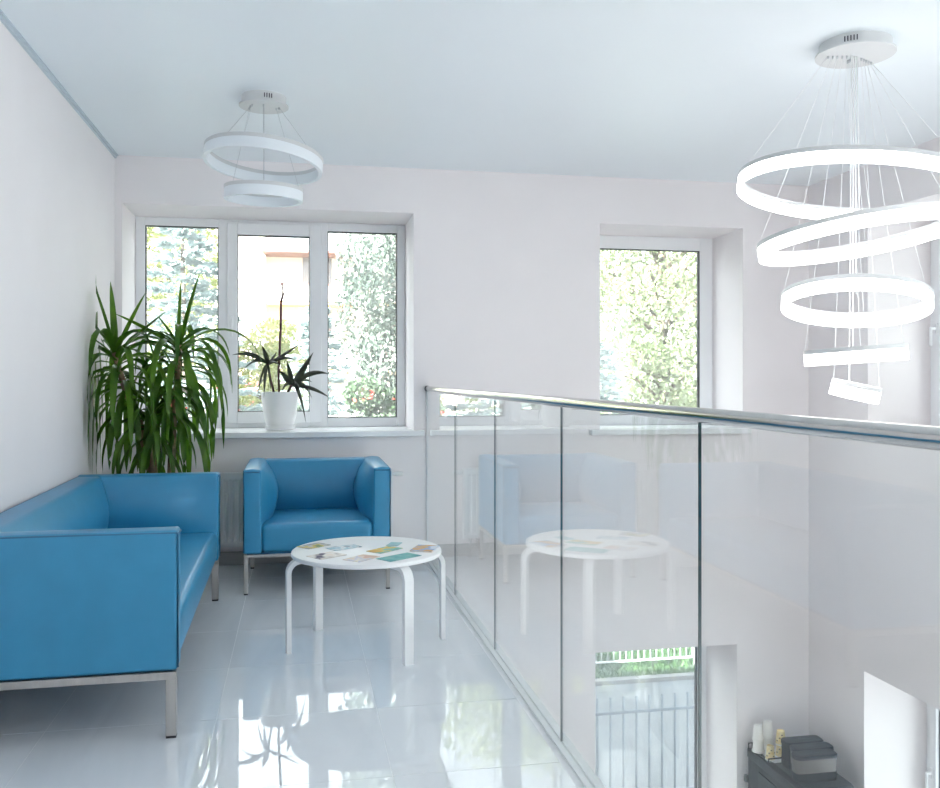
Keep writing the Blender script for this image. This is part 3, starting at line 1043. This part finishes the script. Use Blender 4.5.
def ring_lamp(name, label, loc, canopy_r, rings, lit, wires, slots, slot_az):
    root = tag(empty(name, loc), label, 'ceiling lamp')
    cz = 0.0
    b = MB().lathe([(0, 0), (canopy_r * 0.90, 0), (canopy_r * 0.90, -0.045), (0, -0.045)], seg=48).build('canopy', 'lamp_housing', root, auto=40)
    MB().lathe([(0, -0.045), (canopy_r, -0.045), (canopy_r, -0.053), (0, -0.053)], seg=48).build('canopy_plate', 'lamp_housing', root, auto=40)
    for k in range(slots):
        az = slot_az + (k - (slots - 1) / 2) * 0.0135 / canopy_r
        m = MB().box(-0.003, 0.003, -0.0022, 0.0022, -0.011, 0.011)
        o = m.build('vent_slot', 'slot', b)
        o.location = (canopy_r * 0.90 * math.cos(az), canopy_r * 0.90 * math.sin(az), -0.024)
        o.rotation_euler = (0, 0, az)
    tops = []
    for (dz, dia, pitch, roll, h, w) in rings:
        R = tilt_matrix(pitch, roll, Vector((loc[0], loc[1], 0)).normalized())
        ro, ri = dia / 2, dia / 2 - w
        hh = h * 0.27
        body = MB().lathe([(ri, h / 2 - hh), (ro, h / 2 - hh), (ro, h / 2), (ri, h / 2)], seg=96, close=True)
        diff = MB().lathe([(ri + 0.001, -h / 2), (ro - 0.001, -h / 2), (ro - 0.001, h / 2 - hh), (ri + 0.001, h / 2 - hh)], seg=96, close=True)
        mw = Matrix.Translation((0, 0, dz)) @ R.to_4x4()
        ho = body.build('ring_housing', 'lamp_housing', root, auto=40)
        ho.matrix_local = mw
        do = diff.build('diffuser', 'lamp_diffuser_on' if lit else 'lamp_diffuser_off', ho, auto=40)
        tops.append((mw, (ro + ri) / 2, h / 2))
    for (ri_, az, ca, cr) in wires:
        mw, rr, ht = tops[ri_]
        e = mw @ Vector((rr * math.cos(az), rr * math.sin(az), ht))
        s = Vector((cr * canopy_r * math.cos(ca), cr * canopy_r * math.sin(ca), -0.053))
        MB().tube([s, e], 0.0011 if lit else 0.0009, 5).build('suspension_wire', 'wire_bright' if lit else 'wire', root, smooth=True)
        MB().lathe([(0.004, -0.053), (0.004, -0.062), (0.002, -0.066)], (s.x, s.y, 0), 8).build('wire_grip', 'wire', root)
    return root, tops


Zt = ZC
lamp_y = 4.775
pend, tops = ring_lamp('ring_pendant', 'unlit two ring white pendant lamp hanging in front of the wide window', (-0.175, lamp_y, Zt), 0.127,
    [(2.398 - Zt, 0.612, 4.7, -5.4, 0.072, 0.022), (2.222 - Zt, 0.405, -1.5, -1.0, 0.068, 0.022)], False,
    [(0, math.pi - 0.35, math.pi - 0.3, 0.62), (0, 0.15, -0.1, 0.62), (0, -1.9, math.pi + 0.6, 0.55),
     (1, math.pi - 0.5, math.pi + 0.2, 0.55), (1, 0.25, 0.1, 0.5), (1, -1.57, -1.57, 0.40)], 4, -1.35)
m = MB().tube([(0, 0, -0.053), (0, 0, 2.222 - Zt + 0.03)], 0.0018, 6)
m.build('power_cable', 'wire', pend, smooth=True)

ch = []
RZ = [2.095, 1.880, 1.592, 1.3605, 1.203]
rings5 = [(RZ[0] - Zt, 1.000, 4.2, -6.0, 0.070, 0.014), (RZ[1] - Zt, 0.825, 1.0, 8.0, 0.070, 0.014), (RZ[2] - Zt, 0.615, 11.5, -1.2, 0.070, 0.014),
          (RZ[3] - Zt, 0.425, -1.0, 3.8, 0.070, 0.014), (RZ[4] - Zt, 0.208, -1.0, -13.0, 0.070, 0.014)]
wires = []
for k in range(5):
    wires += [(k, math.pi + 0.10 - 0.03 * k, math.pi - 0.25, 0.70 - 0.12 * k), (k, 0.12 + 0.05 * k, 0.45, 0.78 - 0.12 * k)]
    if k < 4:
        wires.append((k, 1.45, 1.5, 0.25 + 0.05 * k))
chan, tops = ring_lamp('ring_chandelier', 'large lit chandelier of five tilted white light rings over the void', (2.405, 3.52, Zt), 0.166, rings5, True, wires, 5, -2.28)
for k in range(4):
    dx = (k - 1.5) * 0.012
    MB().tube([(dx, 0.004 * k, -0.053), (dx * 1.6, 0.004 * k, RZ[4 - k] - Zt + 0.04)], 0.0022, 6).build('power_cable', 'wire_bright', chan, smooth=True)

# unseen second chandelier further along the void, added as fill light
w2 = [w for w in wires]
fill_chan, tops = ring_lamp('ring_chandelier', 'unseen lit chandelier of five rings added over the void as fill light', (2.405, 0.75, Zt), 0.166, rings5, True, w2, 5, -2.05)

# ------------------------------------------------------------------ coffee corner in the lower hall
MZ = -1.5
cab = tag(empty('cabinet', (3.45, 5.83, ZL)), 'low grey cabinet carrying the coffee machine in the lower hall corner', 'cabinet')
for nm, b, mt in (('body', (-0.20, 0.37, -0.42, 0.34, 0.0, 0.86), 'cabinet_grey'), ('worktop', (-0.22, 0.38, -0.45, 0.35, 0.86, 0.895), 'table_white'),
                  ('door', (-0.195, 0.08, -0.438, -0.42, 0.06, 0.85), 'cabinet_grey'), ('door', (0.09, 0.365, -0.438, -0.42, 0.06, 0.85), 'cabinet_grey')):
    MB().rbox(*b, 0.003, seg=1).build(nm, mt, cab)
mac = tag(empty('coffee_machine', (3.29, 5.45, ZL + 0.895)), 'black bean to cup coffee machine standing on the cabinet in the corner', 'coffee machine')
mh = MZ - (ZL + 0.895)


def mpart(mb, name, mt, parent=None, **k):
    return mb.build(name, mt, parent or mac, **k)


mpart(MB().rbox(0.0, 0.40, 0.0, 0.67, 0.0, mh - 0.03, 0.012, seg=2), 'machine_body', 'machine_dark', auto=40)
mpart(MB().rbox(0.045, 0.42, -0.02, 0.60, mh - 0.055, mh - 0.001, 0.014, seg=2), 'top_deck', 'machine_grey', auto=40)
mpart(MB().rbox(-0.006, 0.060, 0.0, 0.67, mh - 0.06, mh + 0.004, 0.008, seg=2), 'side_rail', 'machine_dark', auto=40)
mpart(MB().rbox(-0.010, 0.0, 0.05, 0.50, 0.06, mh - 0.10, 0.004, seg=1), 'side_panel', 'machine_panel')
mpart(MB().rbox(-0.014, -0.008, 0.10, 0.40, mh - 0.40, mh - 0.16, 0.003, seg=1), 'panel_inset', 'machine_grey')
mpart(MB().rbox(-0.030, -0.004, 0.645, 0.672, mh - 0.24, mh - 0.19, 0.004, seg=1), 'hinge', 'machine_grey')
mpart(MB().rbox(0.03, 0.37, -0.016, 0.0, 0.15, mh - 0.08, 0.006, seg=1), 'front_display', 'machine_panel')
mpart(MB().rbox(0.05, 0.35, -0.10, 0.0, 0.0, 0.04, 0.006, seg=1), 'drip_tray', 'machine_grey')
mpart(MB().rbox(0.015, 0.21, 0.40, 0.655, mh - 0.01, mh + 0.004, 0.003, seg=1), 'cup_tray', 'table_white')
m = MB().tube([(0.0, 0.655, mh), (0.0, 0.655, mh + 0.045), (0.03, 0.655, mh + 0.045), (0.03, 0.655, mh)], 0.006, 6)
m.tube([(0.02, 0.405, mh + 0.03), (0.21, 0.405, mh + 0.03)], 0.005, 6)
m.tube([(0.02, 0.405, mh), (0.02, 0.405, mh + 0.03)], 0.005, 6)
m.tube([(0.20, 0.405, mh), (0.20, 0.405, mh + 0.03)], 0.005, 6)
mpart(m, 'cup_rail', 'machine_dark', smooth=True)
for (x0, y0, w, d, h, kind) in ((0.045, 0.070, 0.312, 0.100, 0.165, 0), (0.100, 0.178, 0.300, 0.100, 0.165, 1), (0.100, 0.286, 0.290, 0.110, 0.168, 2)):
    c = mpart(MB().prism(x0, x0 + w, y0, y0 + d, mh - 0.002, mh + 0.06, 0.035), 'canister', 'machine_dark', auto=40)
    MB().prism(x0 + 0.002, x0 + w - 0.002, y0 + 0.002, y0 + d - 0.002, mh + 0.055, mh + h, 0.034).build('hopper', 'smoke_plastic' if kind < 2 else 'machine_dark', c, auto=40)
    MB().prism(x0 - 0.003, x0 + w + 0.003, y0 - 0.003, y0 + d + 0.003, mh + h - 0.012, mh + h + 0.014, 0.037, e=0.006).build('lid', 'machine_panel', c, auto=40)
    for q in (-0.014, 0.014):
        k = MB().lathe([(0.0, 0.0), (0.011, 0.0), (0.011, 0.003), (0.0, 0.003)], (x0 + w / 2 + q, y0 + d / 2, mh + h + 0.013), 14)
        k.build('lid_recess', 'slot', c)


def cup(name, label, x, y, z, r, h, mt, marks=False):
    """cup standing upside down: wide rim at the bottom"""
    root = tag(empty(name, (x, y, z)), label, 'cup', 'cups on the coffee machine')
    MB().lathe([(r * 0.94, 0.0), (r, 0.003), (r, 0.007), (r * 0.96, 0.010), (r * 0.74, h - 0.003), (r * 0.71, h), (r * 0.66, h), (r * 0.65, h - 0.006), (0, h - 0.006)], seg=24).build('cup_wall', mt, root, auto=40)
    MB().lathe([(r * 0.94, 0.0), (r + 0.0015, 0.001), (r + 0.002, 0.005), (r + 0.0005, 0.009)], seg=24).build('rim', 'cup_white', root, smooth=True)
    if marks:
        for k in range(5):
            az = -2.9 + k * 0.55
            zz = h * (0.32 + 0.22 * (k % 3))
            rr = r * (0.96 - 0.22 * zz / h)
            o = MB().rbox(-0.001, 0.001, -0.006, 0.006, -0.004, 0.004, 0.0005, seg=1).build('print_mark', 'cup_mark', root)
            o.location = (rr * math.cos(az), rr * math.sin(az), zz)
            o.rotation_euler = (0, 0, az)
    return root


cz0 = MZ + 0.0045
cup('paper_cup', 'plain white paper cup at the bottom of the stack beside the machine side rail', 3.335, 6.045, cz0, 0.044, 0.135, 'cup_white')
cup('paper_cup', 'plain white paper cup topping the stack beside the machine side rail', 3.335, 6.045, cz0 + 0.086, 0.041, 0.110, 'cup_white')
cup('paper_cup', 'plain white paper cup at the bottom of the stack against the wall', 3.432, 6.08, cz0, 0.040, 0.135, 'cup_white')
cup('paper_cup', 'plain white paper cup topping the stack against the wall', 3.432, 6.08, cz0 + 0.088, 0.041, 0.115, 'cup_white')
cup('paper_cup', 'single short yellow printed paper cup standing upside down', 3.350, 5.900, cz0, 0.034, 0.10, 'cup_print', True)
cup('paper_cup', 'yellow printed paper cup at the bottom of a stack beside the coffee canisters', 3.452, 5.935, cz0, 0.038, 0.115, 'cup_print', True)
cup('paper_cup', 'yellow printed paper cup topping a stack beside the coffee canisters', 3.452, 5.935, cz0 + 0.088, 0.037, 0.10, 'cup_print', True)

# ------------------------------------------------------------------ outdoors
GZ = -3.3
struct(MB().box(-120, 120, YB + T + 0.02, 160, GZ - 0.5, GZ).build('ground', 'earth'), 'green ground outside the building')
struct(MB().box(2.0, 60, YB + T + 0.6, 12.55, GZ - 0.2, GZ + 0.012).build('road', 'asphalt'), 'grey asphalt road outside the lower window')
kerb = struct(empty('kerb', (2, 12.6, GZ)), 'pale stone kerb along the road')
x = 2.0
while x < 11:
    MB().rbox(x - 2 + 0.006, x + 1.0 - 2 - 0.006, -0.05, 0.09, 0, 0.075, 0.008, seg=1).build('kerb_stone', 'kerb', kerb)
    x += 1.0


def fence(name, label, x0, x1, y, zg, h, step, r, zr, mt, bar0=0.0, post=None):
    root = tag(empty(name, (x0, y, zg)), label, 'fence')
    me = MB().tube([(0, 0, bar0), (0, 0, h)], r, 8).mesh('bar', mt, True)
    n = int((x1 - x0) / step)
    for k in range(n + 1):
        put('bar', me, root, (k * step, 0, 0))
    for z in zr:
        MB().rbox(-0.05, x1 - x0 + 0.05, -r * 1.1, r * 1.1, z - r * 1.2, z + r * 1.2, 0.004, seg=1).build('rail', mt, root)
    if post:
        for px in post:
            MB().rbox(px - x0 - 0.03, px - x0 + 0.03, -0.03, 0.03, 0.0, h + 0.1, 0.006, seg=1).build('post', mt, root)
    return root


fence('metal_fence', 'grey metal fence of upright bars between the window and the road', 2.6, 5.2, 8.75, GZ, 1.26, 0.142, 0.013, (1.10, 0.25), 'fence_grey', post=(2.55, 5.25))
fence('picket_fence', 'white metal fence standing in the grass across the road', 3.8, 6.12, 13.1, GZ, 1.15, 0.1, 0.012, (0.17, 1.1), 'fence_white', bar0=0.17, post=(3.75, 6.16))

rng = random.Random(8)
m = MB()
for k in range(5200):
    x, y = rng.uniform(3.6, 8.0), 12.72 + 1.9 * rng.random() ** 1.3
    h = rng.uniform(0.06, 0.15) if y < 13.2 else rng.uniform(0.15, 0.45)
    a = rng.random() * 6.28
    w = rng.uniform(0.008, 0.018)
    lx, ly = rng.uniform(-0.12, 0.12), rng.uniform(-0.12, 0.12)
    m.add([(x - w * math.cos(a), y - w * math.sin(a), GZ), (x + w * math.cos(a), y + w * math.sin(a), GZ), (x + lx, y + ly, GZ + h)], [(0, 1, 2)])
g = m.build('grass_verge', 'grass')
g['kind'] = 'stuff'
tag(g, 'long green grass growing along the far kerb under the white fence', 'grass')


def leaf_cloud(rs, centres, n, size, flat=0.0, hang=0.0):
    """n leaf quads spread over ellipsoid blobs; returns verts, faces arrays"""
    cen = np.array([c[:3] for c in centres])
    rad_ = np.array([c[3:6] for c in centres])
    wts = rad_[:, 0] * rad_[:, 1] * rad_[:, 2]
    pick = rs.choice(len(cen), n, p=wts / wts.sum())
    d = rs.normal(size=(n, 3))
    d /= np.linalg.norm(d, axis=1)[:, None]
    rr = rs.uniform(0.45, 1.0, n) ** 0.6
    pos = cen[pick] + d * rad_[pick] * rr[:, None]
    a = rs.normal(size=(n, 3))
    a[:, 2] *= (1 - flat)
    if hang:
        a[:, 2] -= hang
    a /= np.linalg.norm(a, axis=1)[:, None]
    b = np.cross(a, rs.normal(size=(n, 3)))
    b /= np.linalg.norm(b, axis=1)[:, None]
    s = size * rs.uniform(0.6, 1.35, n)[:, None]
    v = np.stack([pos - a * s * 0.5, pos + b * s * 0.32, pos + a * s * 0.5, pos - b * s * 0.32], 1).reshape(-1, 3)
    f = np.arange(4 * n).reshape(-1, 4)
    return v, f


def np_mesh(name, v, f, mt, parent, loc):
    me = bpy.data.meshes.new(name)
    me.vertices.add(len(v))
    me.vertices.foreach_set('co', (v - np.array(loc)).astype(np.float32).ravel())
    me.loops.add(f.size)
    me.loops.foreach_set('vertex_index', f.astype(np.int32).ravel())
    me.polygons.add(len(f))
    me.polygons.foreach_set('loop_start', np.arange(0, f.size, f.shape[1], dtype=np.int32))
    me.materials.append(M[mt])
    me.update(calc_edges=True)
    o = bpy.data.objects.new(name, me)
    COL.objects.link(o)
    o.parent = parent
    o['kind'] = 'stuff'
    return o


def tree(name, label, x, y, h, crown_z0, rx, seed, n, size, mt, bark='trunk', group=None, blobs=16, hang=0.0, flowers=0):
    rs = np.random.RandomState(seed)
    root = tag(empty(name, (x, y, GZ)), label, 'tree' if h > 5.2 else 'shrub', group)
    zc0, zc1 = GZ + crown_z0, GZ + h
    cen = []
    tr_ = MB()
    tr_.tube([(0, 0, 0), (0.05, 0.02, crown_z0 * 0.6), (0.0, 0.05, (crown_z0 + h) / 2), (0.02, 0.0, h * 0.93)], [0.035 * h * 0.6, 0.03 * h * 0.6, 0.018 * h * 0.6, 0.01], 9)
    for k in range(blobs):
        t = (k + 0.5) / blobs
        zz = zc0 + (zc1 - zc0) * (0.08 + 0.86 * t)
        prof = math.sin(math.pi * (0.12 + 0.80 * t)) ** 0.7
        az = k * 2.4 + rs.uniform(-0.4, 0.4)
        rr = rx * prof * rs.uniform(0.35, 0.75)
        cx, cy = x + rr * math.cos(az), y + rr * math.sin(az)
        br = rx * rs.uniform(0.28, 0.46)
        vz = br * (0.75 if hang == 0 else 1.5)
        cen.append((cx, cy, zz, br, br, vz))
        if zz - GZ > crown_z0 * 0.8:
            tr_.tube([(0.0, 0.03, max(crown_z0 * 0.7, (zz - GZ) - rr * 0.6)), ((cx - x) * 0.5, (cy - y) * 0.5, zz - GZ - 0.15 * rr), (cx - x, cy - y, zz - GZ)], [0.006 * h, 0.004 * h, 0.01], 6)
    tr_.build('trunk', bark, root, smooth=True)
    v, f = leaf_cloud(rs, cen, n, size, hang=hang)
    np_mesh('foliage', v, f, mt, root, (x, y, GZ))
    if flowers:
        cl = [(c[0] + rs.uniform(-.5, .5) * c[3], c[1] - c[4] * 0.95, c[2] + rs.uniform(-.6, .6) * c[5], 0.13, 0.08, 0.09) for c in cen for _ in range(2)]
        v, f = leaf_cloud(rs, cl, flowers, 0.06)
        np_mesh('blossom', v, f, 'flower_red', root, (x, y, GZ))
    return root


def spruce(label, x, y, h, r, seed, n):
    rs = np.random.RandomState(seed)
    root = tag(empty('blue_spruce', (x, y, GZ)), label, 'tree')
    MB().tube([(0, 0, 0), (0, 0, h * 0.5), (0, 0, h)], [0.02 * h, 0.014 * h, 0.006], 8).build('trunk', 'trunk', root, smooth=True)
    V = []
    nb = int(h * 16)
    per = n // nb
    for k in range(nb):
        t = (k + rs.rand()) / nb
        zz = h * (0.06 + 0.93 * t)
        L = r * (1 - t) ** 0.85 + 0.12
        az = k * 2.399
        dirv = np.array([math.cos(az), math.sin(az), 0.0])
        side = np.array([-math.sin(az), math.cos(az), 0.0])
        s = rs.rand(per) ** 0.7
        base = dirv[None] * (L * s)[:, None]
        base[:, 2] = zz - 0.30 * L * s + 0.22 * L * s * s
        base += side[None] * (rs.uniform(-1, 1, per) * 0.24 * L * (1.05 - s))[:, None]
        base[:, 2] += rs.uniform(-0.05, 0.03, per)
        a = dirv[None] * 0.8 + side[None] * rs.uniform(-1.1, 1.1, per)[:, None]
        a[:, 2] += rs.uniform(-0.35, 0.45, per)
        a /= np.linalg.norm(a, axis=1)[:, None]
        b = np.cross(a, rs.normal(size=(per, 3)))
        b /= np.linalg.norm(b, axis=1)[:, None]
        q = 0.17 * rs.uniform(0.7, 1.3, per)[:, None]
        V.append(np.stack([base, base + a * q * 0.5 + b * q * 0.16, base + a * q, base + a * q * 0.5 - b * q * 0.16], 1))
    v = np.concatenate(V).reshape(-1, 3)
    np_mesh('needles', v, np.arange(len(v)).reshape(-1, 4), 'needle_blue', root, (0, 0, 0))
    return root


spruce('pale blue spruce standing behind the yucca outside the wide window', -1.95, 16.0, 7.6, 2.3, 3, 17000)
spruce('small blue spruce beside the pale building behind the window sill plant', 0.42, 20.6, 6.3, 1.9, 5, 10000)
spruce('low blue spruce outside the window over the void', 5.75, 16.6, 5.3, 1.5, 6, 8000)
tree('lime_tree', 'tall yellow green tree beyond the blue spruce', -4.6, 24.0, 12.5, 2.5, 4.0, 11, 30000, 0.15, 'leaf_lime', blobs=30)
tree('birch_tree', 'weeping birch with hanging grey green branches above the dense flowering shrub', 1.72, 14.0, 10.5, 2.6, 1.40, 12, 32000, 0.085, 'leaf_birch', bark='birch_bark', blobs=28, hang=1.6)
tree('maple_tree', 'large pale green tree filling the window over the void', 9.4, 22.0, 12.5, 1.6, 4.2, 13, 40000, 0.13, 'leaf_pale', blobs=40)
tree('linden_tree', 'pale green tree in front of the far building facade', -1.2, 29.0, 6.2, 1.0, 2.3, 14, 12000, 0.15, 'leaf_lime', blobs=14)
tree('flowering_shrub', 'tall shrub with red blossom behind the yucca leaves', -1.5, 11.4, 4.55, 0.8, 0.60, 15, 7000, 0.07, 'leaf_dark', group='flowering shrubs', flowers=260, blobs=14)
tree('flowering_shrub', 'slim shrub with red blossom behind the pot on the sill', -0.12, 12.3, 4.45, 0.8, 0.42, 16, 5000, 0.07, 'leaf_dark', group='flowering shrubs', flowers=260, blobs=12)
tree('flowering_shrub', 'dense tall shrub with red blossom below the weeping birch', 0.98, 10.9, 4.7, 0.6, 0.80, 17, 14000, 0.07, 'leaf_dark', group='flowering shrubs', flowers=300, blobs=18)

tree('sky_block_tree', 'unseen dense dark tree added outside the side wall windows to block sky light', 7.5, 3.7, 11.5, 0.8, 2.2, 40, 9000, 0.24, 'leaf_dark', blobs=22)  # unseen tree, added to cut the sky light on the window reveal

# far building: cream block, white balconied part with a tiled roof, red awning
bld = tag(empty('apartment_building', (2, 40, GZ)), 'pale cream building with white balconies and red tiled roof edge beyond the trees', 'building')


def bp(mb, name, mt, parent=None):
    return mb.build(name, mt, parent or bld)


bp(MB().box(-14, -3.4, 0.0, 10, 0, 14), 'cream_wing', 'facade')
bp(MB().box(-3.4, 12, 0.8, 10, 0, 10.0), 'white_wing', 'facade_white')
bp(MB().add([(-3.5, -0.9, 10.10), (12.3, -0.9, 10.10), (12.3, 10, 10.9), (-3.5, 10, 10.9), (-3.5, -0.9, 9.98), (12.3, -0.9, 9.98), (12.3, 10, 9.98), (-3.5, 10, 9.98)],
         [(0, 1, 2, 3), (4, 7, 6, 5), (0, 4, 5, 1), (1, 5, 6, 2), (2, 6, 7, 3), (3, 7, 4, 0)]), 'roof', 'roof_red')
for fl in range(3):
    z0 = 2.0 + fl * 2.95
    for k, cx in enumerate((-1.6, 3.2, 8.0)):
        b = bp(MB().box(cx - 1.7, cx + 2.2, -0.7, 0.8, z0 - 0.15, z0), 'balcony_slab', 'facade_orange')
        MB().box(cx - 1.7, cx + 2.2, -0.75, -0.68, z0, z0 + 0.68).build('parapet', 'facade_white', b)
        MB().box(cx - 1.7, cx + 2.2, -0.78, -0.66, z0 + 0.68, z0 + 0.76).build('coping', 'roof_red', b)
        w = bp(MB().box(cx - 0.3, cx + 1.2, 0.74, 0.82, z0 + 0.5, z0 + 2.2), 'window', 'facade_white')
        MB().box(cx - 0.2, cx + 0.42, 0.70, 0.75, z0 + 0.6, z0 + 2.1).build('pane', 'house_glass', w)
        MB().box(cx + 0.48, cx + 1.1, 0.70, 0.75, z0 + 0.6, z0 + 2.1).build('pane', 'house_glass', w)
    for cx in (-12.0, -9.0, -6.0):
        w = bp(MB().box(cx, cx + 1.5, -0.08, 0.02, z0 + 0.6, z0 + 2.2), 'window', 'facade_white')
        MB().box(cx + 0.1, cx + 0.70, -0.11, -0.06, z0 + 0.7, z0 + 2.1).build('pane', 'house_glass', w)
        MB().box(cx + 0.80, cx + 1.4, -0.11, -0.06, z0 + 0.7, z0 + 2.1).build('pane', 'house_glass', w)
aw = MB().add([(-5.6, 0.0, 4.4), (-3.7, 0.0, 4.4), (-3.7, -1.5, 4.0), (-5.6, -1.5, 4.0), (-5.6, -1.5, 3.1), (-3.7, -1.5, 3.1), (-5.6, 0, 4.3), (-3.7, 0, 4.3)],
              [(0, 3, 2, 1), (3, 4, 5, 2), (0, 6, 4, 3), (1, 2, 5, 7), (6, 7, 5, 4)])
bp(aw, 'awning', 'awning_red')
bld2 = tag(empty('house', (26, 46, GZ)), 'white house with red roof seen through the tree beyond the void window', 'building')
MB().box(-8, 8, 0, 10, 0, 8.5).build('wall', 'facade_white', bld2)
MB().add([(-8.4, -0.6, 8.5), (8.4, -0.6, 8.5), (8.4, 10.4, 8.5), (-8.4, 10.4, 8.5), (-8.4, 5, 11.5), (8.4, 5, 11.5)], [(0, 1, 5, 4), (2, 3, 4, 5), (0, 4, 3), (1, 2, 5), (0, 3, 2, 1)]).build('roof', 'roof_red', bld2)
for fl in range(2):
    for cx in (-6.5, -3.5, -0.5, 2.5, 5.5):
        z0 = 1.0 + fl * 3.6
        w = MB().box(cx, cx + 1.4, -0.08, 0.02, z0, z0 + 1.7).build('window', 'facade_white', bld2)
        MB().box(cx + 0.08, cx + 0.66, -0.11, -0.06, z0 + 0.1, z0 + 1.6).build('pane', 'house_glass', w)
        MB().box(cx + 0.74, cx + 1.32, -0.11, -0.06, z0 + 0.1, z0 + 1.6).build('pane', 'house_glass', w)
